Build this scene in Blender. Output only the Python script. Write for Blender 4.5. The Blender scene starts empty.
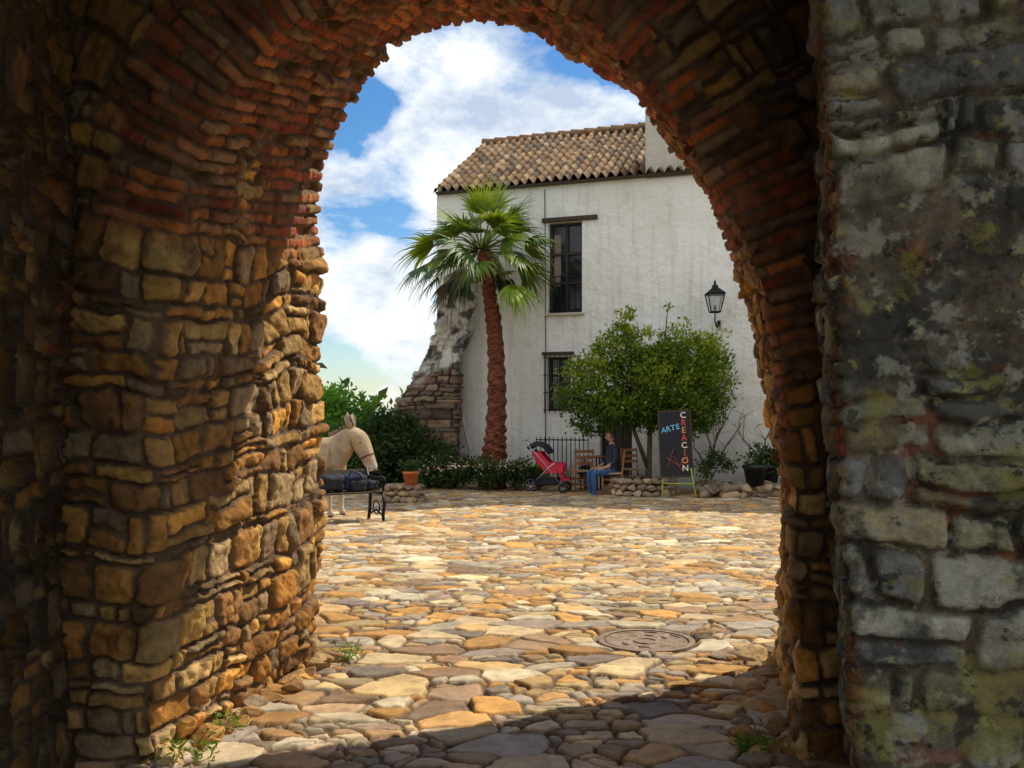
import bpy, math, random
import numpy as np
from mathutils import Vector, Matrix
random.seed(7); RNG=np.random.default_rng(7)
F=950.0; HZ=417.0; H=1.6
def W(px,py,d): return np.array([(px-512)/F*d, d, H+(HZ-py)/F*d])
scene=bpy.context.scene
# ---------------------------------------------------------------- helpers
def link(o,parent=None):
    scene.collection.objects.link(o)
    if parent: o.parent=parent
    return o
def empty(name,loc=(0,0,0),rz=0.0,s=1.0):
    e=bpy.data.objects.new(name,None); e.location=loc; e.rotation_euler=(0,0,rz); e.scale=(s,s,s)
    return link(e)
def mesh_obj(name,V,Fc,mat,parent=None,smooth=False,col=None):
    me=bpy.data.meshes.new(name); me.from_pydata([tuple(v) for v in V],[],[tuple(f) for f in Fc]); me.update()
    if smooth: me.polygons.foreach_set('use_smooth',[True]*len(me.polygons))
    for m in (mat if isinstance(mat,list) else [mat]): me.materials.append(m)
    if col is not None: set_col(me,col)
    return link(bpy.data.objects.new(name,me),parent)
def set_col(me,col):
    a=me.color_attributes.new('Col','FLOAT_COLOR','POINT')
    c=np.ones((len(me.vertices),4),dtype=np.float32); c[:,:3]=np.asarray(col).reshape(-1,3)
    a.data.foreach_set('color',c.ravel())
def fast_mesh(name,V,Q,mat,parent=None,col=None,smooth=False):
    V=np.asarray(V,dtype=np.float32); Q=np.asarray(Q,dtype=np.int32); k=Q.shape[1]
    me=bpy.data.meshes.new(name); me.vertices.add(len(V)); me.vertices.foreach_set('co',V.ravel())
    me.loops.add(Q.size); me.loops.foreach_set('vertex_index',Q.ravel())
    me.polygons.add(len(Q)); me.polygons.foreach_set('loop_start',np.arange(0,Q.size,k,dtype=np.int32))
    me.polygons.foreach_set('loop_total',np.full(len(Q),k,dtype=np.int32))
    me.update(calc_edges=True)
    if smooth: me.polygons.foreach_set('use_smooth',np.ones(len(Q),dtype=bool))
    me.materials.append(mat)
    if col is not None: set_col(me,col)
    return link(bpy.data.objects.new(name,me),parent)
def grid_mesh(name,P,mat,parent=None,col=None,smooth=True):
    n,m=P.shape[:2]; idx=np.arange(n*m).reshape(n,m)
    Q=np.stack([idx[:-1,:-1],idx[1:,:-1],idx[1:,1:],idx[:-1,1:]],-1).reshape(-1,4)
    return fast_mesh(name,P.reshape(-1,3),Q,mat,parent,None if col is None else col.reshape(-1,3),smooth)
def box(name,c,s,mat,parent=None,rot=None,bev=0.0):
    x,y,z=[k/2 for k in s]
    V=[(-x,-y,-z),(x,-y,-z),(x,y,-z),(-x,y,-z),(-x,-y,z),(x,-y,z),(x,y,z),(-x,y,z)]
    Fc=[(0,3,2,1),(4,5,6,7),(0,1,5,4),(1,2,6,5),(2,3,7,6),(3,0,4,7)]
    o=mesh_obj(name,V,Fc,mat,parent); o.location=c
    if rot: o.rotation_euler=rot
    if bev>0:
        b=o.modifiers.new('b','BEVEL'); b.width=bev; b.segments=2
    return o
def tube_data(pts,r,seg=8):
    pts=[Vector(p) for p in pts]; rs=r if isinstance(r,(list,tuple)) else [r]*len(pts)
    V=[];Fc=[]
    up=Vector((0.13,0.21,0.97))
    for i,p in enumerate(pts):
        t=(pts[min(i+1,len(pts)-1)]-pts[max(i-1,0)]).normalized()
        a=t.cross(up)
        if a.length<0.05: a=t.cross(Vector((1,0,0)))
        a.normalize(); b=t.cross(a).normalized()
        for k in range(seg):
            th=2*math.pi*k/seg; V.append(p+a*math.cos(th)*rs[i]+b*math.sin(th)*rs[i])
    for i in range(len(pts)-1):
        for k in range(seg):
            k2=(k+1)%seg; Fc.append((i*seg+k,i*seg+k2,(i+1)*seg+k2,(i+1)*seg+k))
    Fc.append(tuple(range(seg))[::-1]); Fc.append(tuple((len(pts)-1)*seg+k for k in range(seg)))
    return V,Fc
def tubes(name,lst,mat,parent=None,seg=8):
    V=[];Fc=[]
    for pts,r in lst:
        v,f=tube_data(pts,r,seg); o=len(V); V+=v; Fc+=[tuple(i+o for i in ff) for ff in f]
    return mesh_obj(name,V,Fc,mat,parent,smooth=True)
def ring_pts(c,r,axis='y',n=20):
    out=[]
    for i in range(n+1):
        a=2*math.pi*i/n
        if axis=='y': out.append((c[0]+r*math.cos(a),c[1],c[2]+r*math.sin(a)))
        elif axis=='x': out.append((c[0],c[1]+r*math.cos(a),c[2]+r*math.sin(a)))
        else: out.append((c[0]+r*math.cos(a),c[1]+r*math.sin(a),c[2]))
    return out
def hsh(i,j,s=0.0):
    x=np.sin(i*127.1+j*311.7+s*74.7+0.37)*43758.5453
    return x-np.floor(x)
def vnoise(u,v,s=0):
    i=np.floor(u);j=np.floor(v);f=u-i;g=v-j;f=f*f*(3-2*f);g=g*g*(3-2*g)
    return (hsh(i,j,s)*(1-f)+hsh(i+1,j,s)*f)*(1-g)+(hsh(i,j+1,s)*(1-f)+hsh(i+1,j+1,s)*f)*g
def fbm(u,v,o=4,s=0):
    a=0;w=.5;t=0
    for k in range(o):
        a=a+w*vnoise(u*2**k+k*17.3,v*2**k+k*9.1,s+k);t+=w;w*=.5
    return a/t
def sstep(a,b,x):
    t=np.clip((x-a)/(b-a),0,1);return t*t*(3-2*t)
def vor(u,v,su,sv,jit=.8,seed=0,p=2.6):
    U=u/su;V=v/sv;J=np.floor(V)
    F1=np.full(U.shape,9.);F2=F1.copy();ci=np.zeros_like(U);cj=np.zeros_like(U);dx1=np.zeros_like(U);dy1=np.zeros_like(U)
    for dj in (-1,0,1):
        row=J+dj;xo=.5*np.mod(row,2)+.3*hsh(row,row*0,seed+5)
        base=np.floor(U-xo)
        for di in (-2,-1,0,1,2):
            c=base+di
            cx=c+.5+xo+jit*(hsh(c,row,seed)-.5);cy=row+.5+jit*.9*(hsh(c,row,seed+1)-.5)
            dx=U-cx;dy=V-cy
            d=(np.abs(dx)**p+np.abs(dy)**p)**(1/p)
            m=d<F1
            F2=np.where(m,F1,np.minimum(F2,d));F1=np.where(m,d,F1)
            ci=np.where(m,c,ci);cj=np.where(m,row,cj);dx1=np.where(m,dx,dx1);dy1=np.where(m,dy,dy1)
    return (F2-F1)*.5*min(su,sv),ci,cj,dx1*su,dy1*sv
def stones(u,v,su,sv,seed=0,small=.35,warp=.03,jit=.8,p=2.6,div=2.1):
    wu=u+warp*2*(fbm(u*6,v*6,3,seed+11)-.5);wv=v+warp*2*(fbm(u*6+40,v*6,3,seed+12)-.5)
    e,ci,cj,dx,dy=vor(wu,wv,su,sv,jit,seed,p)
    e2,c2,j2,dx2,dy2=vor(wu+3.3,wv+1.7,su/div,sv/div,.9,seed+30,p)
    m=hsh(ci,cj,seed+2)<small
    e=np.where(m,np.minimum(e,e2),e)
    A=np.where(m,hsh(c2,j2,seed+3),hsh(ci,cj,seed+3));B=np.where(m,hsh(c2,j2,seed+4),hsh(ci,cj,seed+4));C=np.where(m,hsh(c2,j2,seed+6),hsh(ci,cj,seed+6))
    return e,A,B,C,np.where(m,dx2,dx),np.where(m,dy2,dy),m
def cut1(X,key,jit,seed):
    i=np.floor(X)
    lo=i+jit*(hsh(i,key,seed)-.5);i=np.where(X<lo,i-1,i)
    hi=i+1+jit*(hsh(i+1,key,seed)-.5);i=np.where(X>=hi,i+1,i)
    return i,i+jit*(hsh(i,key,seed)-.5),i+1+jit*(hsh(i+1,key,seed)-.5)
def blocks(u,v,su,sv,seed,warp=.05,split=.3):
    """roughly coursed squared rubble, u horizontal, v vertical"""
    wu=u+warp*(fbm(u*3,v*3,3,seed+11)-.5)*2+.034*(fbm(u*13,v*13,3,seed+13)-.5)
    wv=v+warp*1.4*(fbm(u*2.2+40,v*1.5,3,seed+12)-.5)*2+.034*(fbm(u*13+9,v*13,3,seed+14)-.5)
    j,vl,vh=cut1(wv/sv,0*wv,.8,seed+1)
    j=j.astype(float)
    i,ul,uh=cut1(wu/su+hsh(j,j*0,seed+2)*7,j,.9,seed+3)
    U=wu/su+hsh(j,j*0,seed+2)*7;V=wv/sv
    h0=hsh(i,j,seed+20);sp=h0<split
    vm=vl+(vh-vl)*(.35+.3*hsh(i,j,seed+21));top_=V>vm
    nl=np.where(sp&top_,vm,vl);nh=np.where(sp&~top_,vm,vh);j=np.where(sp&top_,j+.5,j)
    sq=(~sp)&(h0>1-split*.7);um=ul+(uh-ul)*(.35+.3*hsh(i,j,seed+22));rt=U>um
    ul2=np.where(sq&rt,um,ul);uh2=np.where(sq&~rt,um,uh);i=np.where(sq&rt,i+.5,i)
    cx=(ul2+uh2)/2;cy=(nl+nh)/2;dx=(U-cx)*su;dy=(V-cy)*sv
    hx=(uh2-ul2)/2*su;hy=(nh-nl)/2*sv
    r=np.minimum(.6,.25+.6*hsh(i,j,seed+23))*np.minimum(hx,hy)
    qx=np.abs(dx)-hx+r;qy=np.abs(dy)-hy+r
    sd=np.hypot(np.maximum(qx,0),np.maximum(qy,0))+np.minimum(np.maximum(qx,qy),0)-r
    return -sd,hsh(i,j,seed+4),hsh(i,j,seed+5),hsh(i,j,seed+6),dx,dy
def pal(r,colors):
    cs=np.array(colors);k=np.clip((r*len(cs)).astype(int),0,len(cs)-1);return cs[k]
def normals(P):
    a=np.gradient(P,axis=0);b=np.gradient(P,axis=1);n=np.cross(a,b)
    return n/np.maximum(np.linalg.norm(n,axis=-1,keepdims=True),1e-9)
def blur(P,axis,k):
    ker=np.hanning(2*k+3)[1:-1];ker/=ker.sum()
    pad=[(0,0)]*P.ndim;pad[axis]=(k,k)
    Q=np.pad(P,pad,mode='reflect',reflect_type='odd')
    return np.apply_along_axis(lambda x:np.convolve(x,ker,mode='valid'),axis,Q)
# ---------------------------------------------------------------- materials
def newmat(name):
    m=bpy.data.materials.new(name);m.use_nodes=True;nt=m.node_tree
    return m,nt,nt.nodes['Principled BSDF']
def N(nt,t,**kw):
    n=nt.nodes.new(t)
    for k,v in kw.items(): setattr(n,k,v)
    return n
def mixc(nt,blend='MIX'):
    n=nt.nodes.new('ShaderNodeMix');n.data_type='RGBA';n.blend_type=blend;return n
def noise(nt,scale,detail=6,rough=.6,coord=None):
    n=nt.nodes.new('ShaderNodeTexNoise');n.inputs['Scale'].default_value=scale;n.inputs['Detail'].default_value=detail;n.inputs['Roughness'].default_value=rough
    if coord: nt.links.new(coord,n.inputs['Vector'])
    return n
def ramp(nt,src,stops):
    r=nt.nodes.new('ShaderNodeValToRGB');els=r.color_ramp.elements
    while len(els)<len(stops): els.new(.5)
    for e,(p,c) in zip(els,stops):
        e.position=p;e.color=(c,c,c,1) if isinstance(c,(int,float)) else (*c,1)
    nt.links.new(src,r.inputs[0]);return r
def mat_attr(name,rough=.9,var=(.6,1.3),nscale=9,bump=.5,bscale=60,bdist=.01,blot=None,sat=1.0):
    m,nt,b=newmat(name);L=nt.links.new
    co=N(nt,'ShaderNodeTexCoord').outputs['Object']
    at=N(nt,'ShaderNodeAttribute',attribute_name='Col')
    n1=noise(nt,nscale,6,.7,co);r=ramp(nt,n1.outputs['Fac'],[(.25,var[0]),(.75,var[1])])
    mx=mixc(nt,'MULTIPLY');mx.inputs[0].default_value=1;L(at.outputs['Color'],mx.inputs[6]);L(r.outputs[0],mx.inputs[7])
    out=mx.outputs[2]
    if blot:
        for (sc,a,bb,c,amt) in blot:
            n2=noise(nt,sc,7,.65,co);r2=ramp(nt,n2.outputs['Fac'],[(a,0.0),(bb,amt)])
            m2=mixc(nt);L(r2.outputs[0],m2.inputs[0]);L(out,m2.inputs[6]);m2.inputs[7].default_value=(*c,1);out=m2.outputs[2]
    L(out,b.inputs['Base Color']);b.inputs['Roughness'].default_value=rough;b.inputs['Specular IOR Level'].default_value=.25
    n3=noise(nt,bscale,6,.7,co);bp=N(nt,'ShaderNodeBump');bp.inputs['Strength'].default_value=bump;bp.inputs['Distance'].default_value=bdist
    L(n3.outputs['Fac'],bp.inputs['Height']);L(bp.outputs[0],b.inputs['Normal'])
    return m
def mat_plain(name,col,rough=.6,metal=0,var=.25,scale=12,bump=.15,spec=.4):
    m,nt,b=newmat(name);L=nt.links.new;co=N(nt,'ShaderNodeTexCoord').outputs['Object']
    n1=noise(nt,scale,5,.6,co)
    c1=tuple(c*(1-var) for c in col);c2=tuple(min(1,c*(1+var)) for c in col)
    r=ramp(nt,n1.outputs['Fac'],[(.3,c1),(.7,c2)]);L(r.outputs[0],b.inputs['Base Color'])
    b.inputs['Roughness'].default_value=rough;b.inputs['Metallic'].default_value=metal;b.inputs['Specular IOR Level'].default_value=spec
    bp=N(nt,'ShaderNodeBump');bp.inputs['Strength'].default_value=bump;bp.inputs['Distance'].default_value=.01
    n2=noise(nt,scale*6,4,.6,co);L(n2.outputs['Fac'],bp.inputs['Height']);L(bp.outputs[0],b.inputs['Normal'])
    return m
def mat_leaf(name,trans=.35):
    m,nt,b=newmat(name);L=nt.links.new
    at=N(nt,'ShaderNodeAttribute',attribute_name='Col');L(at.outputs['Color'],b.inputs['Base Color'])
    b.inputs['Roughness'].default_value=.5;b.inputs['Specular IOR Level'].default_value=.3
    t=N(nt,'ShaderNodeBsdfTranslucent');mc=mixc(nt,'MULTIPLY');mc.inputs[0].default_value=1;L(at.outputs['Color'],mc.inputs[6]);mc.inputs[7].default_value=(1.9,1.6,.6,1)
    L(mc.outputs[2],t.inputs['Color'])
    ms=N(nt,'ShaderNodeMixShader');ms.inputs[0].default_value=trans
    L(b.outputs[0],ms.inputs[1]);L(t.outputs[0],ms.inputs[2]);L(ms.outputs[0],nt.nodes['Material Output'].inputs['Surface'])
    return m
M_wall=mat_attr('rubble_masonry',var=(.45,1.45),nscale=13,bump=1.0,bscale=38,bdist=.014,
    blot=[(2.3,.57,.71,(.05,.028,.015),.7),(5.5,.62,.75,(.40,.24,.10),.4)])
M_pier=mat_attr('lichen_masonry',var=(.45,1.4),nscale=18,bump=1.0,bscale=50,bdist=.014,
    blot=[(2.2,.51,.57,(.04,.042,.038),.75),(7,.54,.60,(.42,.41,.34),.65),(3.8,.55,.60,(.34,.31,.08),.55),(12,.58,.63,(.025,.027,.024),.8),(14,.60,.65,(.42,.38,.12),.6),(1.5,.60,.68,(.16,.115,.065),.5)])
M_cob=mat_attr('cobble_stone',rough=.75,var=(.6,1.35),nscale=9,bump=.6,bscale=40,bdist=.008,blot=[(1.1,.56,.75,(.34,.19,.08),.35)])
M_plaster_attr=mat_attr('rough_lime',var=(.6,1.2),nscale=3,bump=.6,bscale=25,bdist=.02)
M_tile=mat_attr('roof_tile',rough=.85,var=(.55,1.3),nscale=9,bump=.4,bscale=40,blot=[(2.2,.5,.7,(.10,.08,.045),.65)])
M_leaf=mat_leaf('leaf');M_palm=mat_leaf('palm_leaf',.25)
M_iron=mat_plain('wrought_iron',(.018,.018,.02),.5,.6)
M_dark=mat_plain('dark_cloth',(.02,.022,.03),.9)
M_wood=mat_plain('dark_wood',(.06,.035,.02),.7)
M_chair=mat_plain('chair_wood',(.36,.14,.05),.5)
M_terr=mat_plain('terracotta',(.60,.17,.05),.8)
M_red=mat_plain('red_fabric',(.60,.02,.05),.7)
M_bark=mat_plain('bark',(.12,.08,.05),.95,bump=.8)
M_rubber=mat_plain('rubber',(.02,.02,.02),.8)
M_chrome=mat_plain('steel_tube',(.5,.5,.52),.3,.9)
def mat_plaster():
    m,nt,b=newmat('white_plaster');L=nt.links.new;co=N(nt,'ShaderNodeTexCoord').outputs['Object']
    n1=noise(nt,.7,10,.65,co);r1=ramp(nt,n1.outputs['Fac'],[(.3,(.76,.73,.63)),(.55,(.90,.88,.82)),(.8,(.93,.91,.86))])
    mp=N(nt,'ShaderNodeMapping');mp.inputs['Scale'].default_value=(5,5,.4);L(co,mp.inputs[0])
    n2=noise(nt,1.0,8,.7,mp.outputs[0]);r2=ramp(nt,n2.outputs['Fac'],[(.32,(.62,.58,.50)),(.5,(1,1,1))])
    mx=mixc(nt,'MULTIPLY');mx.inputs[0].default_value=.5;L(r1.outputs[0],mx.inputs[6]);L(r2.outputs[0],mx.inputs[7])
    n4=noise(nt,1.4,12,.8,co);r4=ramp(nt,n4.outputs['Fac'],[(.54,0.0),(.60,.35),(.70,.6)])
    m4=mixc(nt);L(r4.outputs[0],m4.inputs[0]);L(mx.outputs[2],m4.inputs[6]);m4.inputs[7].default_value=(.56,.51,.41,1)
    sp=N(nt,'ShaderNodeSeparateXYZ');L(co,sp.inputs[0]);ad=N(nt,'ShaderNodeMath',operation='MULTIPLY_ADD');ad.inputs[1].default_value=2.6;L(n1.outputs['Fac'],ad.inputs[0]);L(sp.outputs[2],ad.inputs[2])
    mr=N(nt,'ShaderNodeMath',operation='MULTIPLY');mr.inputs[1].default_value=.4;L(ad.outputs[0],mr.inputs[0])
    r5=ramp(nt,mr.outputs[0],[(.5,.7),(1.0,0.0)]);m5=mixc(nt);L(r5.outputs[0],m5.inputs[0]);L(m4.outputs[2],m5.inputs[6]);m5.inputs[7].default_value=(.44,.39,.3,1)
    L(m5.outputs[2],b.inputs['Base Color']);b.inputs['Roughness'].default_value=.95;b.inputs['Specular IOR Level'].default_value=.15
    n3=noise(nt,1.8,8,.65,co);bp=N(nt,'ShaderNodeBump');bp.inputs['Strength'].default_value=.9;bp.inputs['Distance'].default_value=.12
    L(n3.outputs['Fac'],bp.inputs['Height']);L(bp.outputs[0],b.inputs['Normal']);return m
M_plas=mat_plaster()
# ================================================================= GATEWAY
DN,DF=4.33,6.13
near=[(155,768),(152,690),(150,600),(152,500),(154,400),(156,310),(165,250),(185,175),(225,95),(290,28),(370,-14),(460,-30),(540,-14),(610,35),(655,85),(690,140),(718,190),(742,245),(764,300),(776,350),(782,400),(790,450),(793,520),(795,600),(798,690),(800,768)]
far=[(300,680),(308,640),(316,590),(319,520),(318,440),(316,360),(315,290),(316,220),(323,160),(339,110),(365,66),(400,36),(440,22),(478,20),(525,28),(577,48),(626,80),(664,120),(694,165),(716,205),(733,245),(751,290),(764,335),(772,400),(784,440),(788,520),(789,600),(786,680)]
def prof(pts,d,n):
    A=np.array([W(a,b,d) for a,b in pts]);A[0,2]=-.1;A[-1,2]=-.1
    s=np.r_[0,np.cumsum(np.linalg.norm(np.diff(A,axis=0),axis=1))]
    t=np.linspace(0,s[-1],n);B=np.stack([np.interp(t,s,A[:,k]) for k in range(3)],-1)
    return blur(B,0,14),s[-1]
NU=900
Pn,Ln=prof(near,DN,NU);Pf,Lf=prof(far,DF,NU)
def outward(P):
    t=np.gradient(P,axis=0);n=np.stack([-t[:,2],0*t[:,0],t[:,0]],-1);n/=np.linalg.norm(n,axis=1,keepdims=True)
    return blur(n,0,20)
on=outward(Pn);of=outward(Pf)
res=.0115
vf=np.arange(1.3,0,-res*2);dist=1.87;vi=np.arange(0,1,res/dist);vn=np.arange(0,1.7,res)
cols=[Pf+of*k for k in vf]+[Pf*(1-t)+Pn*t for t in vi]+[Pn+on*k for k in vn]
vv=np.r_[-vf,vi*dist,dist+vn]
P=np.stack(cols,1);P=blur(P,1,5)
u=np.linspace(0,Ln,NU)[:,None]+0*vv[None,:];v=np.broadcast_to(vv[None,:],u.shape)
Z=np.broadcast_to(Pn[:,None,2],u.shape)
NM=normals(P)
mid=NM[NU//2,len(vf)+len(vi)//2]
if mid[2]>0: NM=-NM
WC=[(.60,.29,.07),(.64,.37,.11),(.45,.21,.06),(.66,.42,.16),(.34,.17,.06),(.66,.29,.06),(.46,.31,.15),(.70,.35,.07),(.36,.24,.13),(.56,.32,.10)]
BC=[(.54,.13,.035),(.46,.10,.04),(.60,.19,.05),(.36,.11,.05),(.50,.20,.08),(.44,.25,.11)]
def rubble(u,v,seed,su=.21,sv=.125,relief=.045):
    e,A,B,C,dx,dy=blocks(u,v,su,sv,seed)
    mw=.004+.010*fbm(u*4,v*4,2,seed+60)
    top=sstep(mw*.3,mw*.3+.013,e)*.85+.15*sstep(.01,.05,e)
    h=top*(relief*(.3+1.0*B))+top*((A-.5)*.45*dx+(C-.5)*.55*dy)
    r1=np.abs(fbm(u*9,v*9,4,seed+50)-.5)*2;r2=np.abs(fbm(u*22,v*22,3,seed+53)-.5)*2
    h=h+.035*(r1-.3)*top+.014*(r2-.3)*top+.012*(fbm(u*30,v*30,3,seed+51)-.5)
    col=pal(A,WC)*(.55+.75*C)[...,None]*(.8+.5*fbm(u*16,v*16,3,seed+57))[...,None]
    mort=np.array([.20,.125,.07])*(.4+.9*fbm(u*12,v*12,3,seed+52))[...,None]
    k=sstep(mw,mw+.008,e)[...,None];return h,mort*(1-k)+col*k
def bricks(u,v,seed,bu=.062,bv=.27):
    uu=u+.05*(fbm(u*2.0,v*3,3,seed)-.5)+.018*(fbm(u*13,v*7,3,seed+1)-.5);w=v+.06*(fbm(u*7,v*7,2,seed+2)-.5)
    r=np.floor(uu/bu);fu=(uu/bu-r);off=.5*np.mod(r,2)+.6*hsh(r,r*0,seed+3);c=np.floor(w/bv+off);fv=w/bv+off-c
    e=np.minimum(np.minimum(fu,1-fu)*bu,np.minimum(fv,1-fv)*bv)
    A=hsh(r,c,seed+4);B=hsh(r,c,seed+5);miss=B<.14
    top=sstep(.004,.012,e);h=top*np.where(miss,-.03,.014+.030*A*A)+.018*(fbm(u*22,v*22,3,seed+7)-.5)+.05*(fbm(u*3,v*3,3,seed+9)-.5)
    col=pal(A,BC)*(.5+.8*hsh(r,c,seed+8))[...,None]
    mort=np.array([.24,.15,.085])*(.4+fbm(u*10,v*10,3,seed+6))[...,None]
    k=(sstep(.006,.011,e)*np.where(miss,.15,1)*(1-.45*sstep(.52,.64,fbm(u*4,v*4,4,seed+15))))[...,None];return h,mort*(1-k)+col*k
h1,c1=rubble(v,u,1)
h2,c2=bricks(u,v,21)
archk=sstep(2.25,2.45,Z+.5*(fbm(u*1.7,v*1.7,3,77)-.5))*(1-sstep(.66,.69,fbm(u*1.4+5,v*1.8,3,44)))
ringk=1-sstep(.40,.44,(v-dist)+.22*(fbm(u*2.5,v*2.5,2,5)-.5))
jr=(u>Ln*.62)&(np.abs(v-dist)<.25);patch=sstep(.50,.55,fbm(u*1.5,v*2,3,31))*jr
k=np.clip(archk*ringk+patch*(1-archk),0,1)
hh=h1*(1-k)+h2*k;cc=c1*(1-k[...,None])+c2*k[...,None]
near_shade=1-.62*sstep(dist-.15,dist+.45,v);cc=cc*near_shade[...,None]  # shade on the camera-side face of the gate, put into the masonry colour
big=.13*(fbm(u*1.2,v*1.2,3,90)-.5)+.06*(fbm(u*3.3,v*3.3,2,91)-.5)
P2=P+NM*(hh+big)[...,None]
gate=empty('stone_gateway')
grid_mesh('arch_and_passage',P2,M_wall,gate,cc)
def path_wall(name,path,z0,z1,res,fn,mat,parent,batter=0,cor=6,flip=False):
    A=np.array(path,float);s=np.r_[0,np.cumsum(np.linalg.norm(np.diff(A,axis=0),axis=1))]
    t=np.arange(0,s[-1],res);Q=np.stack([np.interp(t,s,A[:,k]) for k in range(2)],-1);Q=blur(Q,0,cor)
    z=np.arange(z0,z1,res);P=np.zeros((len(t),len(z),3));P[...,0]=Q[:,None,0]+batter*(z[None,:]-H);P[...,1]=Q[:,None,1];P[...,2]=z[None,:]
    u=t[:,None]+0*z[None,:];v=z[None,:]+0*t[:,None]
    n=normals(P);n=-n if flip else n
    h,c=fn(u,v);P=P+n*h[...,None]
    return grid_mesh(name,P,mat,parent,c)
def lw(u,v):
    h,c=rubble(u,v,61,.22,.14,.06);h2,c2=bricks(v,u,71,.062,.27)
    k=sstep(.57,.61,fbm(u*1.3,v*1.6,3,66));h=h*(1-k)+h2*k;c=c*(1-k[...,None])+c2*k[...,None]
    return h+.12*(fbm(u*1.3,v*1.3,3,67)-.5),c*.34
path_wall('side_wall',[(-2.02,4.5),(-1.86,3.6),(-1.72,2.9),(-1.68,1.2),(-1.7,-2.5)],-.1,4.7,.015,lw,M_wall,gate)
PC=[(.36,.35,.27),(.44,.42,.32),(.28,.28,.25),(.40,.34,.20),(.22,.22,.19),(.48,.46,.36),(.36,.34,.20),(.30,.29,.26)]
def pw(u,v):
    e,A,B,C,dx,dy=blocks(u+.13,v+.03,.34,.19,81,.07,.4)
    ex=fbm(u*1.4,v*1.4,3,84)+.10*sstep(1.2,2.6,v)-.04;pl=sstep(.53,.62,ex)
    top=sstep(0.004,.024,e);h=top*(.020+.035*B)*(1-.7*pl)+.036*(np.abs(fbm(u*9,v*9,5,82)-.5)*2-.3)+.012*pl+top*(1-pl)*((A-.5)*.16*dx+(C-.5)*.16*dy)
    col=pal(A,PC)*(.55+.7*C)[...,None]
    mort=np.array([.19,.15,.10])*(.4+.9*fbm(u*7,v*7,4,85))[...,None]
    br=.7*sstep(.70,.73,fbm(u*4,v*7,3,88))[...,None];mort=mort*(1-br)+np.array([.28,.10,.05])*br
    k=(sstep(.010,.022,e)*(1-.8*pl))[...,None];c=mort*(1-k)+col*k
    h2,c2=bricks(v,u,91,.06,.22);q=sstep(.13,.07,np.abs(u-1.10)+.16*(fbm(u*3,v*3,3,92)-.5))*sstep(.42,.5,fbm(u*0+2,v*1.1,3,93))
    h=h*(1-q)+h2*q*.8;c=c*(1-q[...,None])+c2*.8*q[...,None]
    return h+.08*(fbm(u*1.5,v*1.5,3,95)-.5),c*.95
path_wall('pier',[(1.52,4.45),(1.15,3.33),(2.9,3.05)],-.1,4.7,.0115,pw,M_pier,gate,batter=-.052,cor=4)
M_mass=mat_plain('masonry_mass',(.26,.17,.10),.95,bump=.6)
box('vault_mass',(.6,3.6,5.2),(9.5,6.2,1.0),M_mass,gate)
box('left_mass',(-3.6,5.1,2.4),(2.0,1.5,4.9),M_mass,gate)
box('right_mass',(4.2,4.6,2.4),(2.9,2.6,4.9),M_mass,gate)
# ================================================================= GROUND
gm,nt,b=newmat('dry_earth');co=N(nt,'ShaderNodeTexCoord').outputs['Object']
n1=noise(nt,.15,10,.7,co);r=ramp(nt,n1.outputs['Fac'],[(.35,(.16,.12,.07)),(.5,(.10,.11,.045)),(.7,(.20,.16,.10))]);nt.links.new(r.outputs[0],b.inputs['Base Color']);b.inputs['Roughness'].default_value=.95
mesh_obj('ground',[(-4000,-4000,-.09),(4000,-4000,-.09),(4000,4000,-.09),(-4000,4000,-.09)],[(0,1,2,3)],gm)
GC=[(.54,.34,.14),(.56,.29,.08),(.62,.46,.24),(.46,.28,.13),(.36,.22,.12),(.64,.52,.33),(.50,.37,.21),(.60,.32,.09),(.38,.31,.23),(.58,.41,.19),(.30,.23,.17),(.54,.45,.31)]
MH=(0.95,6.72);MR=.345
def cobbles(x,y):
    e,A,B,C,dx,dy,m=stones(x,y,.33,.22,101,.52,.055,1.0,2.1,1.8)
    top=sstep(0.002,.012,e)
    h=top*(.016+.018*B)+top*((A-.5)*.08*dx+(C-.5)*.10*dy)+.016*(fbm(x*8,y*8,4,103)-.5)*top
    h=h+.05*(fbm(x*.7,y*.7,3,104)-.5)
    col=pal(A,GC)*(.58+.60*C)[...,None]*(.80+.45*(fbm(x*14,y*14,3,107)))[...,None]
    g=sstep(5.6,4.2,y+.8*(B-.5))[...,None]*.45
    grey=np.array([.52,.46,.40])*(.55+.8*C)[...,None];col=col*(1-g)+grey*g
    mort=np.array([.14,.085,.045])*(.4+.9*fbm(x*10,y*10,3,105))[...,None]
    far=sstep(9,18,y)[...,None]; mort=mort*(1-far)+np.array([.24,.15,.08])*far
    k=sstep(.003,.011,e)[...,None];c=mort*(1-k)+col*k
    d=np.hypot(x-MH[0],y-MH[1]);q=sstep(MR+.05,MR,d);h=h*(1-q)-.012*q;c=c*(1-q[...,None])+np.array([.12,.09,.06])*q[...,None]
    return h,c
court=empty('cobblestone_courtyard')
def gband(name,x0,x1,y0,y1,rx,ry):
    x=np.arange(x0,x1+rx,rx);y=np.arange(y0,y1+ry,ry);X,Y=np.meshgrid(x,y,indexing='ij')
    h,c=cobbles(X,Y);P=np.stack([X,Y,h],-1);grid_mesh(name,P,M_cob,court,c)
gband('near_paving',-2.1,2.5,3.2,8.2,.011,.011)
gband('mid_paving',-5.5,5.5,8.2,13.0,.02,.02)
gband('far_paving',-11,11,13.0,26,.035,.035)
gband('paving_verge',-11,-5.5,6.3,13.0,.06,.06);gband('paving_verge2',5.5,11,6.3,13.0,.06,.06)
gband('paving_side',-5.5,-2.1,6.3,8.2,.04,.04);gband('paving_side2',2.5,5.5,6.3,8.2,.04,.04)
gband('passage_paving',-2.1,4.5,-6,3.2,.05,.05)
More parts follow.
